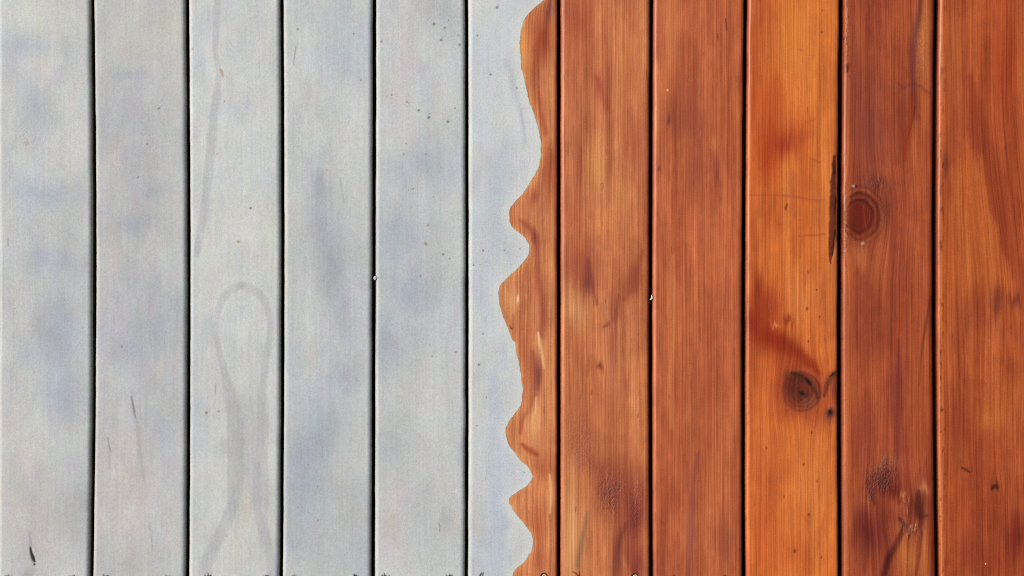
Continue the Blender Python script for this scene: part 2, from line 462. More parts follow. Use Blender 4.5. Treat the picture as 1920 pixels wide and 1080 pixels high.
def b4(st):
    paint_base(st, (201, 202, 199), (191, 196, 203), (197, 196, 198))
    st.B((190, 196, 205), 640, 95, 45, 80, .6); st.B((204, 204, 198), 600, 250, 60, 50, .6)
    st.B((182, 188, 198), 600, 850, 75, 220, .5); st.L((166, 171, 182), [(598, 335, 14), (604, 420, 24), (622, 520, 26), (648, 610, 20)], .55, 1, 1)
    st.B((166, 172, 186), 600, 350, 12, 34, .6); st.B((177, 181, 192), 600, 425, 30, 60, .7); st.B((178, 180, 190), 625, 520, 28, 70, .65)
    st.B((203, 203, 197), 575, 600, 30, 60, .6); st.B((181, 186, 197), 645, 700, 35, 45, .6)
    st.B((176, 183, 197), 600, 800, 35, 60, .65); st.B((175, 183, 198), 568, 890, 36, 70, .7); st.B((184, 189, 199), 560, 1000, 25, 60, .5)
    st.B((204, 204, 199), 640, 900, 35, 60, .5); st.B((205, 204, 198), 580, 470, 20, 60, .4)
    st.L((140, 140, 140), [(555, 86, 1), (553, 100, 1.2), (551, 122, 1)], .7, 1, 0)
    st.L((165, 165, 165), [(638, 335, 1.5), (645, 380, 1.5)], .5)
    st.L((160, 162, 168), [(604, 830, 1), (605, 860, 1)], .6, 1, 0)
    for x, y, r, c in [(558, 55, 1.6, (90, 85, 85)), (663, 63, 1.6, (130, 110, 95)), (677, 150, 1.5, (120, 110, 100)), (613, 319, 2, (165, 140, 118)), (596, 976, 1.8, (160, 128, 108)), (595, 912, 1.2, (110, 110, 115)), (533, 245, 2, (150, 145, 140))]: st.dot(c, x, y, r)

def b5(st):
    paint_base(st, (201, 202, 200), (192, 196, 202), (199, 197, 197))
    st.B((206, 194, 193), 755, 110, 26, 70, .65); st.B((206, 195, 194), 745, 190, 20, 50, .6)
    st.B((183, 189, 198), 770, 470, 80, 190, .45)
    st.B((183, 189, 200), 800, 312, 42, 26, .65); st.B((188, 192, 200), 830, 30, 40, 40, .4)
    st.B((182, 189, 200), 740, 445, 40, 45, .7); st.B((178, 183, 196), 775, 545, 45, 34, .7); st.B((177, 182, 198), 722, 645, 28, 50, .7)
    st.B((204, 204, 199), 760, 740, 50, 50, .5); st.B((199, 203, 207), 840, 590, 30, 80, .5)
    st.B((202, 202, 196), 780, 850, 60, 80, .5); st.B((200, 184, 184), 735, 985, 24, 45, .65); st.B((200, 189, 188), 750, 925, 18, 30, .5)
    br = (118, 98, 86)
    for x, y, r in [(814, 45, 3.2), (834, 52, 2.1), (827, 75, 2.6), (862, 84, 2.6), (860, 66, 1.5), (841, 38, 1.2), (785, 207, 2.5), (804, 220, 3), (805.5, 213, 1.5), (840, 228, 2.7), (853, 203, 1.6),
                    (761, 269, 1.5), (757, 289, 1.7), (798, 289, 1.6), (734, 178, 1.5), (763, 191, 1.8), (767, 193, 1.1), (775, 354, 1.4), (766, 356, 1.3), (855, 660, 2), (810, 668, 1.5), (806, 647, 1.4), (831, 477, 2.3), (843, 485, 1.5), (788, 517, 1.6), (715, 78, 2)]:
        st.dot(br, x, y, r, .75)
    for x, y, r in [(803, 422, 2.4), (798, 457, 3.2)]: st.dot((158, 130, 108), x, y, r)
    st.L((120, 118, 118), [(822, 980, .9), (825, 986, 1), (824, 996, .8)], .7, 1, 0)

def b6p(st):
    paint_base(st, (206, 208, 207), (196, 203, 211), (204, 204, 202))
    st.L((186, 197, 213), [(925, 700, 14), (928, 800, 17), (930, 900, 18), (932, 1000, 20), (930, 1090, 22)], .62, 1, 1)
    st.B((188, 196, 208), 930, 340, 24, 60, .55); st.B((190, 199, 212), 925, 400, 25, 60, .6); st.B((192, 200, 211), 905, 560, 20, 80, .5)
    st.L((178, 185, 194), [(948, 110, 7), (960, 150, 8), (972, 195, 6), (981, 240, 5), (983, 280, 4)], .6, 1, .5)
    st.L((168, 173, 180), [(976, 205, 1.5), (983, 240, 2), (985, 270, 1.5)], .6, 1, .2)
    st.B((190, 196, 204), 945, 290, 25, 50, .4)
    st.L((206, 199, 186), [(888, 590, 2.5), (887, 680, 3)], .6); st.B((207, 203, 196), 893, 930, 8, 120, .5)
    st.L((196, 204, 214), [(925, 130, 5), (938, 170, 4)], .4)
    for x, y, r in [(932, 14, 2.6), (895, 67, 1.6), (920, 140, 2), (906, 470, 2), (946, 470, 1.3), (975, 466, 1.3), (888, 497, 1.6), (898, 684, 2.2), (906, 626, 1.5), (969, 165, 1.5), (983, 886, 1.5), (912, 745, 1.2), (894, 798, 1.2)]:
        st.dot((110, 98, 92), x, y, r, .85)

def b6w(st):
    wood_base(st, (196, 118, 74), (176, 90, 56), (210, 138, 90))
    d = (158, 74, 42)
    st.B((214, 138, 74), 985, 80, 12, 60, .7); st.B((150, 64, 34), 1018, 68, 17, 45, .8); st.L(d, [(1012, 90, 8), (1004, 140, 7), (1012, 200, 7), (1022, 250, 6)], .7)
    st.B((112, 50, 46), 1030, 20, 8, 22, .6); st.B((216, 140, 84), 1000, 230, 10, 50, .5)
    st.B(d, 1030, 310, 14, 40, .7); st.B((160, 78, 50), 1000, 370, 10, 20, .7, 20)
    st.L((156, 76, 50), [(974, 412, 4), (985, 420, 6), (998, 432, 7), (1006, 452, 8), (1008, 490, 7), (1012, 540, 8), (1018, 590, 8), (1014, 630, 8)], .7)
    st.B((128, 60, 50), 1004, 447, 7, 14, .6); st.B((205, 128, 78), 968, 398, 10, 18, .6)
    st.B((214, 150, 100), 955, 560, 14, 26, .6); st.B((236, 196, 145), 969, 566, 3, 9, .9, 0, 1.5)
    st.B((178, 92, 58), 985, 665, 14, 60, .6); st.L((118, 44, 24), [(956, 611, .8), (958, 615, 2), (961, 617, 1)], .9, 1.5, 0)
    st.L((228, 178, 124), [(1009, 625, 2.5), (1013, 650, 4), (1020, 690, 2)], .8, 1.5)
    st.B((120, 58, 52), 1007, 706, 7, 28, .8); st.L((148, 70, 50), [(998, 660, 5), (1006, 700, 8), (1004, 740, 6)], .5)
    st.L((160, 78, 48), [(1000, 745, 4), (994, 768, 6), (980, 786, 5), (976, 812, 4)], .6)
    st.B((214, 152, 102), 1002, 800, 12, 36, .6); st.L((224, 165, 115), [(1005, 745, 1.5), (1003, 775, 2)], .7)
    st.L((156, 68, 40), [(978, 832, 3), (992, 844, 6), (1008, 852, 4)], .75, 1.2)
    st.B((170, 84, 52), 1020, 885, 14, 30, .5)
    st.L((230, 172, 118), [(1030, 890, 2), (1033, 930, 3.5), (1031, 962, 2)], .8, 1.5)
    st.B((176, 86, 52), 1010, 985, 14, 40, .5); st.B((172, 86, 62), 1010, 1050, 12, 30, .5)
    st.mix((214, 144, 84), 0.6 * np.exp(-((st.x - coat_edge(st.y)) / 7.0) ** 2) * smooth(-.7, .5, fbm(st.x / 20, st.y / 30, 47)))
    st.mix((206, 188, 166), .5 * np.exp(-((st.x - coat_edge(st.y)) / 2.2) ** 2) * smooth(-.1, .6, fbm(st.y / 14, st.x / 40, 46)))
    st.gx = st.gx - 0.14 * (coat_edge(st.y) - 975) * np.exp(-np.clip(st.x - coat_edge(st.y), 0, 99) / 30)
    st.tear(985, 940, 14, 14, .25)

def b7(st):
    wood_base(st, (190, 110, 68), (170, 86, 54), (203, 130, 82))
    st.B((166, 80, 52), 1085, 45, 28, 60, .7); st.B((168, 82, 54), 1125, 150, 25, 50, .55)
    st.L((158, 74, 48), [(1118, 140, 6), (1130, 175, 8), (1140, 205, 6)], .7, 1, .6)
    st.L((150, 92, 60), [(1146, -60, 1.6), (1145, 120, 2.2), (1147, 330, 2)], .55, 1, .2)
    st.B((204, 132, 78), 1118, 305, 18, 50, .7); st.B((200, 128, 76), 1162, 365, 18, 50, .65); st.B((200, 124, 72), 1165, 130, 14, 80, .5)
    st.B((168, 84, 56), 1195, 270, 16, 60, .6); st.B((176, 92, 60), 1075, 400, 20, 80, .5)
    # figured patch with a sharp lower edge
    m = smooth(540, 528, st.wy + 0.25 * (st.wx - 1060) * (st.wx < 1110)) * np.exp(-((st.wx - 1090) / 38) ** 2) * smooth(430, 500, st.wy)
    st.mix((160, 78, 52), m * .8)
    st.B((206, 142, 94), 1078, 575, 26, 40, .7)
    st.B((126, 58, 46), 1104, 522, 10, 26, .8); st.L((134, 62, 50), [(1102, 485, 3), (1104, 510, 6), (1112, 540, 7), (1118, 570, 4)], .6)
    st.B((140, 64, 40), 1186, 525, 16, 30, .75, 15); st.L((150, 72, 46), [(1205, 470, 4), (1190, 520, 7), (1172, 560, 6)], .6)
    st.L((116, 56, 38), [(1160, 552, 2), (1157, 575, 3.4), (1153, 596, 4.5), (1142, 607, 4), (1132, 613, 2)], .6, 1, .3); st.B((140, 70, 46), 1154, 588, 10, 24, .6)
    st.B((168, 88, 56), 1150, 560, 16, 40, .5); st.bend(1155, 590, 14, 40, .5)
    st.L((196, 126, 78), [(1140, 560, 3), (1138, 590, 3), (1150, 610, 3)], .5)
    st.B((158, 84, 64), 1150, 660, 10, 70, .5)
    st.B((116, 56, 38), 1125, 692, 5, 6, .9, 0, 1.5); st.B((160, 80, 52), 1125, 690, 12, 14, .5); st.bend(1125, 692, 12, 22, .6)
    st.B((164, 86, 56), 1095, 820, 26, 70, .6); st.B((136, 62, 40), 1146, 920, 30, 60, .75); st.B((128, 50, 40), 1190, 965, 20, 60, .8)
    st.B((150, 76, 48), 1130, 870, 40, 20, .5)
    st.tear(1092, 840, 24, 60, .35); st.tear(1146, 922, 30, 50, .65); st.tear(1193, 940, 14, 50, .5)
    st.B((208, 146, 96), 1072, 990, 16, 110, .7); st.L((140, 100, 72), [(1102, 960, 3), (1092, 1010, 5), (1084, 1060, 5)], .65)
    st.B((128, 58, 44), 1160, 1030, 12, 50, .5); st.L((112, 52, 42), [(1172, 985, 4), (1160, 1020, 6), (1154, 1055, 7), (1150, 1085, 6)], .45)
    st.B((132, 54, 42), 1190, 1055, 16, 30, .7); st.B((196, 120, 76), 1172, 1060, 4, 16, .5)
    for x, y, w in [(1088, 740, 8), (1110, 730, 10), (1197, 775, 8), (1080, 950, 10)]: st.L((110, 58, 40), [(x, y, .9), (x - 1, y + w, .9)], .7, 1, 0)
    st.L((120, 66, 46), [(1126, 346, 1), (1130, 343, 1), (1131, 352, 1), (1127, 356, 1)], .5, 1, 0)

def b8(st):
    wood_base(st, (182, 96, 61), (162, 78, 52), (195, 116, 74))
    st.B((198, 122, 78), 1256, 60, 14, 110, .6); st.L((198, 122, 76), [(1262, 480, 4), (1264, 600, 6), (1256, 700, 6), (1258, 800, 5)], .6)
    st.B((150, 74, 50), 1262, 215, 20, 45, .6); st.B((146, 72, 50), 1300, 235, 40, 40, .5); st.B((150, 76, 54), 1300, 330, 30, 60, .45)
    st.B((198, 126, 76), 1338, 268, 8, 14, .7); st.B((196, 122, 76), 1232, 220, 7, 40, .6)
    st.B((142, 66, 50), 1346, 330, 6, 42, .7); st.B((150, 72, 52), 1365, 300, 10, 60, .4)
    st.B((112, 54, 40), 1255, 235, 3, 9, .8); st.B((128, 62, 56), 1237, 314, 4, 5, .8); st.dot((236, 190, 150), 1251.5, 169, 2)
    st.L((90, 50, 40), [(1360, 35, 1), (1363, 58, 1)], .8, 1, 0); st.B((120, 56, 36), 1346, 74, 2.2, 6, .8)
    st.L((96, 60, 48), [(1312, 614, .9), (1313, 640, .9)], .7, 1, 0)
    st.B((166, 84, 56), 1320, 700, 40, 120, .35)
    st.L((134, 68, 60), [(1308, 860, 5), (1298, 940, 7), (1294, 1010, 9), (1290, 1090, 9)], .65, 1, .8)
    st.B((146, 74, 58), 1355, 1010, 14, 60, .55); st.B((196, 112, 66), 1340, 900, 18, 60, .45); st.B((190, 106, 62), 1320, 1050, 12, 40, .4)
    st.B((150, 78, 56), 1240, 660, 6, 70, .4)
    for x, y, w in [(1255, 740, 6), (1270, 1000, 5), (1245, 980, 6)]: st.L((120, 60, 42), [(x, y, .9), (x, y + w, .9)], .6, 1, 0)

def b9(st):
    wood_base(st, (200, 108, 50), (182, 86, 38), (214, 132, 64))
    st.amp *= 0.9
    st.B((216, 134, 60), 1490, 70, 30, 110, .65); st.B((214, 132, 66), 1545, 300, 16, 170, .45); st.B((184, 90, 46), 1418, 80, 14, 120, .5)
    st.B((176, 72, 28), 1440, 280, 22, 60, .7); st.B((158, 58, 26), 1472, 262, 22, 28, .8); st.B((172, 74, 32), 1500, 250, 20, 30, .5)
    st.B((186, 84, 34), 1450, 190, 30, 40, .5)
    for P, a in [([(1402, 366, 1.6), (1450, 366, 2), (1500, 370, 3), (1520, 375, 3), (1548, 376, 1.5)], .6), ([(1500, 443, 1.5), (1520, 442, 2.4), (1545, 439, 2)], .75), ([(1520, 296, 1.5), (1537, 305, 2)], .6),
                 ([(1505, 94, 2), (1496, 92, 1.4)], .6), ([(1500, 508, 1.5), (1508, 515, 2.5)], .4), ([(1510, 230, 2), (1528, 224, 2)], .4)]:
        st.L((156, 72, 34), P, a * .6, 1, .39)
    st.L((110, 44, 24), [(1476, 383, 1.4), (1473, 390, 1.8), (1474, 394, 1)], .9, 1, 0); st.B((140, 60, 34), 1515, 517, 5, 3, .7)
    # dark resin smear running into the knot
    st.B((218, 138, 80), 1500, 560, 30, 60, .5)
    st.B((168, 72, 28), 1440, 600, 34, 60, .6)
    st.L((138, 46, 12), [(1412, 600, 16), (1432, 626, 24), (1462, 645, 22), (1492, 664, 16), (1518, 684, 11), (1536, 700, 6)], .92, 1.1, .4)
    st.L((128, 44, 16), [(1440, 628, 12), (1470, 644, 14), (1500, 668, 10), (1524, 690, 8)], .6, 1, .4)
    st.B((150, 60, 24), 1424, 590, 24, 50, .6); st.B((156, 64, 30), 1484, 684, 40, 22, .6, 30)
    st.B((120, 40, 14), 1425, 540, 10, 30, .5); st.B((150, 58, 26), 1440, 575, 24, 24, .55); st.B((132, 46, 22), 1478, 610, 10, 8, .6, 30)
    st.B((220, 140, 84), 1455, 612, 8, 4, .6, 20)
    st.B((182, 82, 40), 1470, 720, 40, 50, .55); st.B((186, 84, 42), 1545, 735, 22, 40, .6); st.B((172, 78, 42), 1505, 775, 50, 16, .6)
    st.B((168, 76, 38), 1502, 735, 46, 48, .7, 0, 1.3, .4); st.B((108, 50, 34), 1501, 732, 33, 37, .88, -20, 1.7, .2); st.B((144, 76, 56), 1517, 754, 16, 12, .7, -25, 1.5, .2)
    r = np.hypot(st.sx - 1503, (st.sy - 735) / 1.05)
    st.mix((84, 40, 30), .45 * (0.5 + 0.5 * np.sin(r * 0.75)) * smooth(36, 22, r))
    st.mix((78, 38, 28), .6 * np.exp(-((r - 34) / 2.4) ** 2) * (.65 + .35 * np.cos(np.arctan2(st.y - 737, st.x - 1504) - .2)))
    st.mix((176, 86, 46), .5 * np.exp(-((r - 40) / 3.5) ** 2))
    st.B((92, 42, 32), 1484, 722, 14, 22, .6, -15, 1.2, .3)
    st.B((84, 44, 34), 1492, 707, 20, 9, .6, 15, 1.2, .3)
    st.L((66, 36, 30), [(1484, 700, 3), (1500, 704, 4), (1513, 712, 4.5), (1524, 725, 4), (1531, 740, 3), (1534, 752, 1.5)], .75, 1.1, .2, -.0002)
    st.L((20, 13, 14), [(1512, 711, .8), (1517, 716, 2.0), (1523, 722, 1.4)], .95, 1, 0, -.0008)
    st.B((74, 42, 38), 1508, 739, 9, 6, .7, 10, 1.2, .2); st.B((34, 20, 20), 1503.5, 737.5, 5, 3.4, .95, 30, 1.2, 0); st.dot((40, 22, 22), 1502, 750, 1.8)
    st.L((150, 68, 44), [(1534, 750, 2), (1528, 762, 2), (1510, 769, 2), (1490, 768, 2), (1474, 770, 2)], .6)
    st.bend(1504, 737, 44, 60, .7); st.bend(1556, 772, 14, 22, .7)
    st.L((88, 44, 32), [(1569, 699, 4), (1559, 708, 7), (1551, 722, 5), (1545, 742, 3)], .75, 1.0, .3, -.0001)
    st.L((14, 10, 12), [(1556, 707, .9), (1561, 702, 1.5), (1566, 697, .9)], .9, 1, 0, -.0003)
    st.B((128, 62, 46), 1562, 730, 7, 18, .6)
    st.B((150, 74, 52), 1556, 772, 13, 14, .7); st.B((84, 48, 42), 1556, 772, 8, 9, .9, 0, 1.6, .2); st.B((28, 18, 24), 1556.5, 772.5, 3.6, 3.6, 1, 0, 1.5, 0)
    # bark pocket along the edge
    st.sx = st.sx + 2.6 * fbm(st.x / 8, st.y / 11, 61); m = st.L((98, 46, 30), [(1564, 292, 1.8), (1563, 325, 4.4), (1562, 375, 6.2), (1561, 420, 7.4), (1560.5, 450, 6.6), (1559, 475, 4.2), (1558, 494, 1.2)], .95, 2.5, .3, -.0004)
    st.mix((66, 30, 20), m * smooth(-.1, .6, fbm(st.x / 3, st.y / 16, 62)) * .7)
    st.rough = np.maximum(st.rough, .3 * m); st.amp *= 1 - .6 * m
    for P in [[(1565, 300, .8), (1566, 320, 1), (1565, 330, .7)], [(1567, 362, .7), (1567, 385, 1.4), (1566, 402, .8)], [(1567, 430, .9), (1564, 455, 1), (1561, 480, .8)]]: st.L((15, 8, 8), P, .95, 1, 0, -.0004)
    st.L((196, 120, 66), [(1567, 440, .8), (1565, 470, 1.2), (1560, 495, .8)], .7, 1, 0)
    # lower half
    st.B((194, 92, 44), 1430, 1000, 26, 80, .6); st.B((188, 86, 44), 1480, 1040, 26, 40, .5); st.B((210, 128, 70), 1520, 900, 30, 90, .5); st.B((196, 100, 54), 1440, 850, 24, 60, .4)
    for x, y, r in [(1490, 1033, 2.8), (1522, 811, 2), (1507, 871, 2), (1517, 965, 2), (1532, 902, 1.6), (1516, 640, 2), (1492, 658, 1.8), (1513, 579, 2.4), (1537, 594, 1.6), (1531, 543, 1.4), (1470, 931, 1.6), (1540, 1045, 1.8), (1437, 840, 1.6), (1541, 60, 1.6), (1542, 20, 1.4)]:
        st.B((116, 46, 24), x, y, r * .8, r * 1.3, .85, 0, 1.2, 0)
    e = np.exp(-((st.x - 1404) / 4) ** 2)
    st.mix((150, 50, 30), e * smooth(.25, .7, fbm(st.x / 3, st.y / 9, 77)) * smooth(700, 730, st.y) * smooth(800, 770, st.y))
    g = st.rgb.mean(1, keepdims=True); w = smooth(95, 60, g) * smooth(14, 30, g)
    st.rgb = st.rgb + w * np.array([[9, 0, -7]])

def b10(st):
    wood_base(st, (163, 81, 50), (142, 66, 46), (182, 98, 58))
    st.B((200, 122, 70), 1732, 75, 16, 100, .8); st.tear(1728, 90, 16, 70, .35); st.B((186, 106, 60), 1690, 40, 10, 60, .4)
    st.L((112, 56, 54), [(1728, -30, 5), (1722, 30, 6), (1714, 90, 7), (1713, 150, 8), (1720, 220, 5)], .75, 1, .6)
    st.L((98, 44, 32), [(1684, 155, 2), (1694, 165, 3), (1704, 160, 3), (1724, 162, 3), (1738, 172, 4), (1750, 178, 3)], .3, 1, .39)
    st.B((190, 104, 58), 1732, 215, 10, 36, .6); st.B((140, 72, 58), 1630, 250, 34, 110, .6); st.B((136, 66, 52), 1600, 150, 18, 100, .4); st.B((184, 100, 56), 1610, 70, 8, 60, .5)
    st.L((146, 56, 22), [(1710, 175, 3), (1711, 215, 4), (1703, 250, 5), (1697, 300, 3)], .75, 1, .4); st.L((96, 44, 34), [(1716, 200, 1.5), (1710, 230, 1.2), (1702, 262, 1)], .6, 1, .2)
    st.B((190, 108, 60), 1720, 300, 14, 70, .5); st.B((150, 74, 42), 1668, 170, 12, 50, .4)
    # big ringed knot
    kx = st.x - 1611 + 3.5 * fbm(st.x / 26, st.y / 26, 85); ky = st.y - 405 + 4 * fbm(st.x / 26, st.y / 26, 86)
    r = np.hypot(kx * np.where(kx > 0, 1.0, 1.15), ky * .86)
    ang = np.arctan2(ky, kx)
    st.B((132, 62, 42), 1618, 402, 48, 60, .75, 0, 1.6, .2)
    km = smooth(36, 26, r)
    st.mix((98, 36, 21), km * .85)
    rw = np.interp(r + 1.4 * fbm(st.x / 8, st.y / 8, 88), [0, 8, 14, 21, 26, 31, 37, 42, 48, 53, 60], [.2, .5, .0, .5, .05, .7, .1, .9, .2, .6, 0.1])
    st.mix((168, 86, 50), rw * .72 * smooth(4, 30, r) * smooth(60, 44, r) * (0.55 + 0.45 * np.cos(ang + .7)))
    st.mix((58, 23, 17), (1 - rw) ** 2 * .75 * smooth(52, 36, r) * smooth(16, 26, r) * (0.75 + 0.25 * np.cos(ang + 1.2)))
    st.mix((108, 42, 25), smooth(20, 6, r) * .5)
    st.h += 0.00010 * rw * smooth(62, 44, r); st.amp *= 1 - .65 * km
    st.bend(1612, 405, 60, 75, .6)
    st.mix((76, 30, 20), .4 * np.exp(-((r - 39) / 2.2) ** 2) + .25 * np.exp(-((r - 48) / 2.4) ** 2) * (.5 + .5 * np.cos(ang + .6))); st.mix((160, 84, 52), .4 * np.exp(-((r - 44) / 2) ** 2) * (.6 + .4 * np.cos(ang + .6)) + .22 * np.exp(-((r - 53) / 2.4) ** 2) * (.55 + .45 * np.cos(ang + .6)))
    st.L((150, 84, 62), [(1619, 385, .6), (1621, 410, .8), (1625, 432, .7)], .6, 1, 0)
    st.B((112, 52, 40), 1645, 345, 26, 16, .45, 15); st.tear(1645, 345, 30, 14, .6, 15); st.B((112, 54, 40), 1662, 400, 14, 30, .5); st.tear(1660, 400, 10, 30, .4)
    st.dot((190, 172, 180), 1600, 349, 3, .8); st.dot((50, 26, 30), 1605, 349, 2, .8); st.dot((206, 184, 186), 1617.5, 457, 3.2, .85); st.L((176, 120, 104), [(1616, 464, 3), (1613, 478, 4), (1612, 492, 3)], .5)
    st.L((130, 70, 56), [(1613, 462, .7), (1608, 480, .7), (1597, 496, .7)], .6, 1, 0)
    st.B((188, 110, 64), 1612, 478, 16, 26, .6); st.B((182, 102, 60), 1650, 500, 22, 70, .4)
    # middle
    st.L((162, 70, 28), [(1692, 545, 4), (1688, 600, 4), (1680, 660, 4)], .6, 1, .4); st.L((104, 46, 36), [(1745, 555, 2), (1737, 600, 2.5), (1728, 660, 2), (1724, 720, 1.5)], .65, 1, .3)
    st.L((120, 56, 50), [(1686, 640, 3), (1684, 720, 5), (1684, 800, 6), (1683, 880, 6), (1686, 940, 5)], .7, 1, .5)
    st.B((186, 100, 52), 1645, 720, 9, 60, .5); st.B((178, 94, 52), 1720, 720, 14, 120, .4); st.B((150, 72, 50), 1620, 820, 30, 50, .4)
    # torn figure
    st.B((190, 118, 78), 1662, 866, 26, 12, .6); st.B((104, 44, 30), 1654, 898, 28, 32, .85); st.B((110, 46, 30), 1678, 922, 16, 18, .8)
    st.tear(1654, 890, 30, 32, 1.0, 0, -.0003); st.L((92, 40, 30), [(1626, 900, 3), (1632, 925, 4), (1640, 945, 3)], .6)
    st.tear(1632, 920, 8, 30, .8); st.B((190, 124, 80), 1693, 928, 6, 7, .7, 0, 1.4); st.B((160, 76, 42), 1675, 893, 8, 8, .5)
    st.B((194, 126, 88), 1735, 915, 12, 12, .7); st.B((90, 42, 36), 1724, 955, 11, 30, .85); st.L((80, 38, 34), [(1722, 920, 3), (1722, 950, 6), (1726, 968, 6), (1738, 967, 3)], .7)
    st.tear(1704, 948, 10, 14, .8); st.tear(1708, 992, 20, 8, .9); st.B((170, 104, 72), 1708, 990, 18, 7, .5); st.B((96, 42, 32), 1728, 980, 5, 20, .5)
    st.B((108, 48, 42), 1628, 1000, 34, 46, .8); st.B((120, 54, 40), 1660, 970, 22, 20, .5)
    st.L((80, 34, 32), [(1687, 972, 3), (1694, 986, 5), (1688, 1005, 6), (1676, 1030, 7), (1664, 1052, 7), (1656, 1085, 6)], .9, 1.4, .3)
    st.B((192, 118, 62), 1702, 1050, 20, 46, .75); st.B((196, 120, 66), 1735, 1040, 10, 50, .6); st.L((118, 56, 42), [(1728, 1000, 3), (1724, 1040, 3.5), (1716, 1085, 3)], .65, 1, .4)
    st.bend(1690, 950, 45, 70, .45)
    e = np.exp(-((st.x - 1588) / 6) ** 2)
    st.mix((206, 120, 58), e * .55); st.mix((96, 36, 20), e * smooth(.3, .7, fbm(st.x / 4, st.y / 9, 91)) * (smooth(440, 410, np.abs(st.y - 60) + 330) + smooth(60, 20, np.abs(st.y - 440))) * .9)
    st.rough = np.maximum(st.rough, e * .6 * (smooth(140, 100, st.y) + smooth(60, 30, np.abs(st.y - 435))))
    st.B((104, 44, 26), 1587, 126, 5, 9, .8, 0, 1.5)
    e = np.exp(-((st.x - 1748) / 5) ** 2); st.mix((110, 40, 20), e * .5)
    g = st.rgb.mean(1, keepdims=True); w = smooth(95, 60, g)
    st.rgb = st.rgb + w * (st.rgb - g) * .10 * np.array([1, 1.2, 1]) + w * np.array([[3, 0, -2]])

def b11(st):
    wood_base(st, (170, 86, 50), (150, 68, 42), (186, 104, 60), 0.0)
    bow = 34 * smooth(150, 620, st.y) * smooth(1757, 1900, st.x)
    st.gx = st.gx - bow
    st.B((166, 72, 38), 1885, 120, 28, 120, .6); st.B((184, 106, 60), 1790, 80, 16, 90, .5); st.B((190, 110, 62), 1918, 170, 10, 130, .5)
    st.L((146, 66, 40), [(1822, 150, 10), (1838, 260, 14), (1852, 340, 14), (1872, 420, 12), (1884, 500, 8)], .65, 1, 1.2)
    xr_ = np.interp(st.wy, [250, 290, 440, 520, 620], [1815, 1832, 1872, 1898, 1912]); xl_ = np.interp(st.wy, [280, 330, 420, 520, 600], [1815, 1795, 1772, 1765, 1760])
    st.mix((192, 108, 58), .6 * smooth(3, -5, st.wx - xr_) * smooth(-12, 12, st.wx - xl_) * smooth(270, 310, st.wy) * smooth(660, 500, st.wy))
    st.mix((146, 62, 36), .5 * smooth(-2, 5, st.wx - xr_) * smooth(60, 10, st.wx - xr_) * smooth(150, 300, st.wy) * smooth(600, 470, st.wy))
    st.L((190, 106, 56), [(1840, 290, 5), (1852, 380, 9), (1868, 460, 9), (1882, 540, 6)], .6, 1, 1); st.L((188, 106, 56), [(1786, 320, 6), (1808, 420, 10), (1820, 520, 12)], .6, 1, 1)
    st.L((154, 72, 42), [(1902, 190, 7), (1896, 330, 9), (1902, 470, 7)], .5, 1, 1)
    st.B((104, 50, 42), 1775, 305, 5, 24, .8); st.B((150, 74, 46), 1790, 250, 12, 50, .5)
    st.B((110, 50, 38), 1868, 565, 9, 26, .65); st.B((116, 52, 40), 1902, 565, 16, 16, .6); st.B((140, 66, 44), 1830, 570, 26, 40, .45)
    st.B((188, 108, 56), 1862, 785, 46, 22, .65); st.B((184, 104, 54), 1905, 740, 20, 30, .5); st.B((140, 64, 42), 1800, 790, 28, 40, .55); st.B((146, 68, 44), 1810, 720, 14, 20, .5)
    st.L((84, 38, 26), [(1803, 877, 1.5), (1810, 880, 3), (1818, 885, 2)], .85, 1, .2); st.L((82, 38, 28), [(1860, 917, 2.5), (1866, 911, 4.5), (1870, 915, 3)], .9, 1.2, .2)
    st.L((110, 50, 34), [(1868, 900, 1), (1871, 912, 1)], .7, 1, 0)
    st.B((122, 46, 34), 1905, 1005, 24, 50, .75); st.B((134, 58, 40), 1820, 1040, 30, 50, .5); st.B((160, 74, 40), 1800, 950, 30, 50, .4); st.B((150, 66, 40), 1870, 1050, 20, 30, .5)
    e = np.exp(-((st.x - 1766) / 6) ** 2); st.mix((206, 124, 62), e * .5)  # left bevel highlight put into the colour as a golden strip
    st.mix((110, 40, 18), e * .7 * smooth(.2, .7, fbm(st.x / 4, st.y / 12, 97)))
    st.bend(1866, 913, 12, 24, .6); st.bend(1811, 880, 10, 18, .5)

# ------------------------------------------------------------------ wavy edge of the paint coat on the sixth board
EDGE = [(1051, -60), (1046, -36), (1034, -14), (1019.4, 0), (1002, 14), (988, 30), (980, 44), (976, 60), (974.7, 79), (975.6, 97), (977, 118), (980, 139), (984.7, 160), (992.8, 187.5), (1001, 211), (1006.7, 229),
        (1011.3, 245), (1014.8, 269), (1014.8, 288), (1012.5, 304), (1006.7, 320), (992.8, 343.5), (978.9, 364), (965, 378), (956.9, 390), (953.9, 403.7), (956.4, 417.6), (962.7, 428), (974.3, 437.2), (985.8, 446),
        (991.6, 459), (990.5, 475.6), (983.5, 489.4), (965, 508), (944, 527.6), (936, 542.7), (935.4, 559), (939.5, 579.7), (946.5, 600.6), (955.7, 623.7), (961.2, 637.5), (966.5, 642), (968.2, 655), (970.8, 672.4),
        (975.4, 695.6), (978.9, 718.7), (979.8, 737), (976.6, 758), (967.3, 773), (955.7, 788), (949.3, 804.4), (950, 818), (953.4, 832), (960.4, 841.4), (974.3, 862), (988, 873.8), (996, 885), (997, 896), (990.5, 908.7),
        (974.3, 920), (958, 930.7), (954.6, 938.8), (958, 950), (969.6, 966.6), (983.5, 982.8), (995, 996.7), (999.7, 1012.9), (999.3, 1026.8), (991.6, 1040.6), (978.9, 1056.9), (965, 1069.6), (960.8, 1081), (964, 1100),
        (978, 1125), (990, 1155), (984, 1190), (966, 1220), (960, 1262)]
_ec = curve(EDGE, 10)
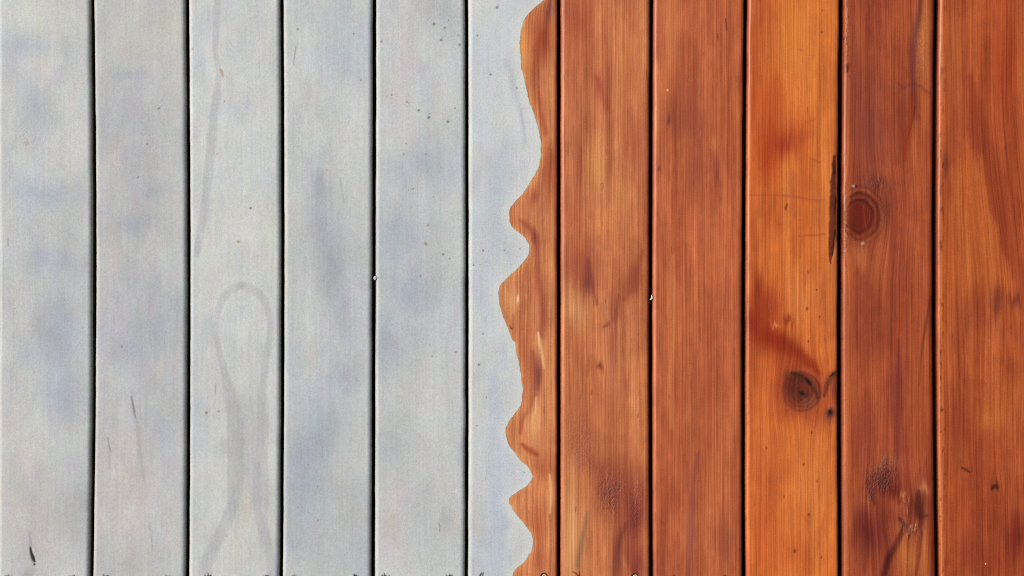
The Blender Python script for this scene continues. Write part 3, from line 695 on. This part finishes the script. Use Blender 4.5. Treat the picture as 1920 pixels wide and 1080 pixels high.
def coat_edge(y):
    b = np.interp(y, _ec[:, 1], _ec[:, 0])
    b = np.where(y < -40, 1040, b) + 1.0 * fbm(y / 5.0, y * 0, 321) + 1.6 * fbm(y / 14.0, y * 0, 322)
    return np.minimum(b, 1041)

# ------------------------------------------------------------------ ground and frame under the boards
def link(o, parent=None):
    col.objects.link(o)
    if parent: o.parent = parent
    return o

def box_object(name, x0, x1, y0, y1, z0, z1, mat, parent=None, bev=0.003):
    import bmesh
    bm = bmesh.new()
    bmesh.ops.create_cube(bm, size=1)
    for v in bm.verts:
        v.co = Vector(((x0 + x1) / 2 + v.co.x * (x1 - x0), (y0 + y1) / 2 + v.co.y * (y1 - y0), (z0 + z1) / 2 + v.co.z * (z1 - z0)))
    bmesh.ops.bevel(bm, geom=bm.edges[:], offset=bev, segments=2, affect='EDGES')
    me = bpy.data.meshes.new(name); bm.to_mesh(me); bm.free()
    me.materials.append(mat)
    return link(bpy.data.objects.new(name, me), parent)

gy = np.linspace(-2200, 3200, 90)
gx = np.linspace(-2800, 4700, 110)
GX, GY = np.meshgrid(gx, gy)
GZ = -TOP / S + 8 * fbm(GX.ravel() / 120, GY.ravel() / 120, 5).reshape(GX.shape)
gm = grid_mesh("ground", GX, GY, GZ, False)
gm.materials.append(M_EARTH)
ground = link(bpy.data.objects.new("ground", gm))
ground["kind"] = "structure"; ground["label"] = "dark bare earth under the wooden boards"

deck = bpy.data.objects.new("wooden_deck", None)
col.objects.link(deck)
deck["label"] = "wooden board deck, pale grey paint on one half and brown oiled timber on the other"
deck["category"] = "deck"

JX0, JX1 = (-375 - 960) * S, (2310 - 960) * S
for yc in (1086, -60):
    w = 0.045
    y = (540 - yc) * S
    box_object("joist", JX0, JX1, y - w / 2, y + w / 2, -0.004, TOP - THICK - 0.0002, M_JOIST, deck)

# ------------------------------------------------------------------ boards
SCREWS = {0: [(13, 0), (132, 0)], 1: [(197, 0), (314, 0)], 2: [(392, 0), (500, 0)], 3: [(552, 0), (667, 0)], 4: [(722, 0), (842, 0)], 5: [(903, 0), (1020.5, 1)],
          6: [(1086, 1), (1191.5, 1)], 7: [(1264, 1), (1360, 1)], 8: [(1440, 1), (1540, 1)], 9: [(1620, 1), (1715, 1)], 10: [(1800, 1), (1905, 1)]}
SCREW_Y = {5: 1081.5, 6: 1082, 7: 1087, 8: 1096, 9: 1096, 10: 1096}
MAKERS = [b1, b2, b3, b4, b5, b6w, b7, b8, b9, b10, b11]
LABELS = ["pale grey board with a short black crack near its foot", "grey board with a thin dark diagonal crack and pinkish lower end",
          "pale grey board with a teardrop loop stain", "bluish grey board between the loop-stained board and the spotted one", "grey board with brown paint specks",
          "board half grey paint and half orange wood with a wavy edge between", "tan brown board with dark torn patches low down", "even reddish brown board without knots",
          "bright orange board with a dark knot and a bark pocket", "dark red brown board with a round ringed knot", "red brown board with diagonal golden streaks"]

def screw_y(sx, y):
    return 1088 if sx in (1086, 903) else y

def make_screw(name, x, y, brass, parent, r=4.9, depth=1.2):
    """pan of a small countersunk screw: bevelled rim, dished top, cross recess"""
    rings = [(0.0, -0.35), (0.55, -0.2), (0.85, -0.12), (0.97, -0.35), (1.0, -0.8), (0.6, -3.5), (0.35, -9.0)]
    N = 20
    verts, faces = [], []
    cx, cy = (x - 960) * S, (540 - y) * S
    for rr, z in rings[1:]:
        for k in range(N):
            a = 2 * math.pi * k / N
            verts.append((rr * r * S * math.cos(a), rr * r * S * math.sin(a), (z - depth) * S))
    verts.append((0, 0, (rings[0][1] - depth) * S)); c = len(verts) - 1
    for k in range(N): faces.append((c, k, (k + 1) % N))
    for j in range(len(rings) - 2):
        for k in range(N):
            a, b = j * N + k, j * N + (k + 1) % N
            faces.append((a, a + N, b + N, b))
    me = bpy.data.meshes.new(name); me.from_pydata(verts, [], faces); me.update()
    me.polygons.foreach_set("use_smooth", [True] * len(me.polygons))
    me.materials.append(M_BRASS if brass else M_PAINTED_STEEL)
    me.materials.append(M_RECESS)
    # cross recess laid as four small dark wedges in the dish
    import bmesh
    bm = bmesh.new(); bm.from_mesh(me)
    for ang in (0.35, 0.35 + math.pi / 2):
        d, n = Vector((math.cos(ang), math.sin(ang), 0)), Vector((-math.sin(ang), math.cos(ang), 0))
        q = [d * .55 * r * S + n * .09 * r * S, -d * .55 * r * S + n * .09 * r * S, -d * .55 * r * S - n * .09 * r * S, d * .55 * r * S - n * .09 * r * S]
        f = bm.faces.new([bm.verts.new(v + Vector((0, 0, (0.06 + 0.05 * (ang > 1) - depth) * S))) for v in q]); f.material_index = 1
    bm.to_mesh(me); bm.free()
    o = link(bpy.data.objects.new(name, me), parent)
    o.location = (cx, cy, TOP)
    return o

TINT = [(.95, .97, .955)] * 5 + [(1.10, 1.10, 1.02), (1.08, 1.06, .96), (1.04, .94, .74), (1.08, .96, .77), (.98, .80, .64), (1.01, .81, .56)]
rows = fine_rows()
for i in range(11):
    wood = i >= 5
    xl, xr = board_edges(i, rows)
    cols = profile(112)
    X, Y, Z, side = sweep(cols, rows, xl, xr, RAD)
    st = Stain(X.ravel(), Y.ravel(), 11 + 7 * i, wood)
    MAKERS[i](st)
    if not wood: paint_weather(st)
    sy0 = SCREW_Y.get(i, 1087)
    for sx, brass in SCREWS[i]:
        sy = screw_y(sx, sy0)
        d = np.hypot(st.x - sx, st.y - sy)
        hole = smooth(7.0, 5.2, d)
        st.h -= .0016 * hole
        if brass:
            st.mix((92, 44, 26), smooth(9.5, 6.0, d + 1.5 * fbm(st.x / 4, st.y / 4, 7)) * .85)
            if i == 6 and sx < 1100:
                for P in ([(1074, 1072, 1), (1080, 1075, 1.4), (1085, 1081, 1.5)], [(1086, 1071, 1), (1086.5, 1080, 1.5)]): st.L((96, 44, 30), P, .8, 1, 0)
        else:
            st.mix((120, 116, 118), smooth(9, 6.5, d + 2.5 * fbm(st.x / 3, st.y / 3, 7)) * .7)
            rs = np.random.RandomState(int(sx))
            for k in range(5):
                a = -math.pi / 2 + rs.uniform(-1.0, 1.0); r0, r1 = 5.0, 5.0 + rs.uniform(2.5, 7)
                st.L((40, 36, 42), [(sx + math.cos(a) * r0, sy + math.sin(a) * r0, 1.7), (sx + math.cos(a + .15) * r1, sy + math.sin(a + .15) * r1, .7)], .85 * (0.35 if sx in (13, 314, 552) else 1), 1, 0, -.0005)
            st.tear(sx, sy - 6, 9, 6, .7)
    if wood:
        mid = st.rgb.mean(0)
        st.rgb = np.clip(mid + (st.rgb - mid) * 1.12, 8, 250)
    sd = side.ravel() > 0
    if not wood:                                     # paint thins out on the edges; gap shade mixed into lower side colour
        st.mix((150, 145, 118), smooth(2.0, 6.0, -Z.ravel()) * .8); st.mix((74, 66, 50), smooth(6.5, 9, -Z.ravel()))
    else:                                            # bevel and gap shade mixed into the edge and side colour as deep red
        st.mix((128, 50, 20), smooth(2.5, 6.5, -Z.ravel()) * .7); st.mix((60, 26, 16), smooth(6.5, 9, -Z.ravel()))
    st.rough[sd] = 0
    top = (Z.ravel() > -RAD * .9)
    micro = 0.00004 * fbm(st.x / 6, st.y / 60, 900 + i) + 0.00010 * fbm(st.x / 50, st.y / 160, 930 + i) + st.rough * 0.00018 * fbm(st.x / 5, st.y / 6, 950 + i)
    Zt = Z.ravel() + np.where(top, (st.h + micro) / S, 0)
    me = grid_mesh("board", X, Y, Zt.reshape(Z.shape), True)
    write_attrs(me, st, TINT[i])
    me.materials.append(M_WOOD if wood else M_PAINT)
    o = link(bpy.data.objects.new("board", me), deck)
    o["label"] = LABELS[i]
    for sx, brass in SCREWS[i]:
        make_screw("screw", sx, screw_y(sx, sy0), brass, o, 4.7 if brass else 4.2, 1.0 if brass else 1.6)
    if i == 5:
        # the coat of paint on this board: a thin skin over its left part, with a rounded wavy edge
        lift = 0.28
        eb = coat_edge(rows)
        n_flat = 70
        cc = [('L', None)] + [('l', k / 6) for k in range(6)] + [('f', k / n_flat) for k in range(n_flat + 1)]
        Xc, Yc, Zc, sc = sweep(cc, rows, xl - .35, eb + RAD, RAD, lift)
        t = np.linspace(0, 1, n_flat + 1)
        f0 = 7
        for j in range(n_flat + 1):
            Xc[:, f0 + j] = (xl + RAD) + (eb - xl - RAD) * (1 - (1 - t[j]) ** 1.0)
        # close the skin down onto the wood at its edge
        Xc = np.hstack([Xc, (eb + .5)[:, None], (eb + .8)[:, None]]); Yc = np.hstack([Yc, rows[:, None], rows[:, None]])
        Zc = np.hstack([Zc, np.full((len(rows), 1), .12), np.full((len(rows), 1), -.9)])
        sp = Stain(Xc.ravel(), Yc.ravel(), 53, False)
        b6p(sp)
        paint_weather(sp)
        dist = coat_edge(sp.y) - sp.x
        sp.mix((213, 214, 207), .75 * np.exp(-((dist - 5) / 9) ** 2)); sp.mix((160, 150, 138), smooth(1.4, -.2, dist) * .55 * smooth(-.3, .5, fbm(sp.y / 40, sp.y * 0, 45)))
        d = np.hypot(sp.x - 903, sp.y - 1088)
        sp.h -= .0014 * smooth(7, 5.2, d); sp.mix((70, 66, 72), smooth(9, 6, d + 3 * fbm(sp.x / 3, sp.y / 3, 9)) * .8)
        for P in ([(900, 1080, 1.8), (902, 1076, 1.4), (904, 1074, .8)], [(905, 1078, 1.2), (907, 1073, .6)]): sp.L((30, 26, 32), P, .9, 1, 0)
        sp.mix((150, 145, 118), smooth(2.0, 6.0, -Zc.ravel()) * .8); sp.mix((74, 66, 50), smooth(6.5, 9, -Zc.ravel()))  # thinned edge tint, with gap shade mixed into the lower side colour
        mc = grid_mesh("paint_coat", Xc, Yc, (Zc.ravel() + np.where(Zc.ravel() > -6, sp.h / S, 0)).reshape(Zc.shape), False)
        write_attrs(mc, sp, (.97, .98, .97))
        mc.materials.append(M_PAINT)
        oc = link(bpy.data.objects.new("paint_coat", mc), o)
        oc["label"] = "pale bluish grey paint ending in a wavy edge"

# the deck goes on beyond the boards in view
for k, (x0, x1, wood) in enumerate([(-363, -189, False), (-184, -9, False), (1938, 2112, True), (2119, 2293, True)]):
    ys = np.arange(Y0, Y1 + 1, 12.0)
    X, Y, Z, side = sweep(profile(44), ys, x0 + .5 * fbm(ys / 60, ys * 0, 700 + k), x1 + .5 * fbm(ys / 60, ys * 0, 720 + k), RAD)
    st = Stain(X.ravel(), Y.ravel(), 211 + 7 * k, wood)
    if wood:
        wood_base(st, (172, 88, 52), (150, 70, 44), (188, 106, 62)); st.mix((60, 26, 16), smooth(6.5, 9, -Z.ravel()))  # gap shade put into the colour of the sides
    else:
        paint_base(st); paint_weather(st); st.mix((74, 66, 50), smooth(6.5, 9, -Z.ravel()))  # painted sides darkened in colour as gap shade too
    me = grid_mesh("board", X, Y, Z, True)
    write_attrs(me, st, (1.02, .9, .65) if wood else (.95, .97, .955)); me.materials.append(M_WOOD if wood else M_PAINT)
    link(bpy.data.objects.new("board", me), deck)

# ------------------------------------------------------------------ flakes and crumbs caught on the boards
def flake(name, x, y, z, pts, thick, mat, label):
    """a small bent chip: outline (dx, dy, dz) in layout units, given thickness"""
    n = len(pts)
    cx = sum(p[0] for p in pts) / n; cy = sum(p[1] for p in pts) / n; cz = sum(p[2] for p in pts) / n + .4
    v = [(p[0] * S * .85, -p[1] * S * .85, p[2] * S) for p in pts] + [(cx * S, -cy * S, cz * S)]
    v += [(a, b, c - thick * S) for a, b, c in v]
    f = []
    for k in range(n):
        q = (k + 1) % n
        f += [(n, q, k), (2 * n + 1, n + 1 + k, n + 1 + q), (k, q, n + 1 + q, n + 1 + k)]
    me = bpy.data.meshes.new(name); me.from_pydata(v, [], f); me.update(); me.materials.append(mat)
    o = link(bpy.data.objects.new(name, me))
    o.location = ((x - 960) * S, (540 - y) * S, TOP + z * S)
    o["label"] = label; o["category"] = "flake"
    return o
flake("paint_flake", 1221.5, 558, -1.5, [(-.6, -6, 0), (.8, -5.5, .6), (2.6, -.5, 1.4), (2.2, 2, 1.2), (-1, 5.2, .2), (-3.6, 5, -.8), (-2.8, 3, -.6), (.4, 0, .6)], .5, M_FLAKE,
      "tiny white curled flake caught in the gap between two brown boards")
flake("paint_flake", 703.2, 521, -1.0, [(-3.4, -2, -.6), (0, -4.6, .8), (3.8, -1, 1.4), (2, 3, 1.2), (-2, 5, -.2), (-4, 1.6, -1)], 1.2, M_FLAKE_GREY,
      "tiny lilac grey crumb stuck in the gap between two grey boards")
flake("paint_flake", 1848, 1057, .5, [(-1, 1.8, 0), (-.6, -1, .2), (.9, -2.2, .3), (1.4, -.6, .3), (.4, 1.8, 0)], .5, M_FLAKE,
      "tiny white fleck lying on the red brown board with golden streaks")
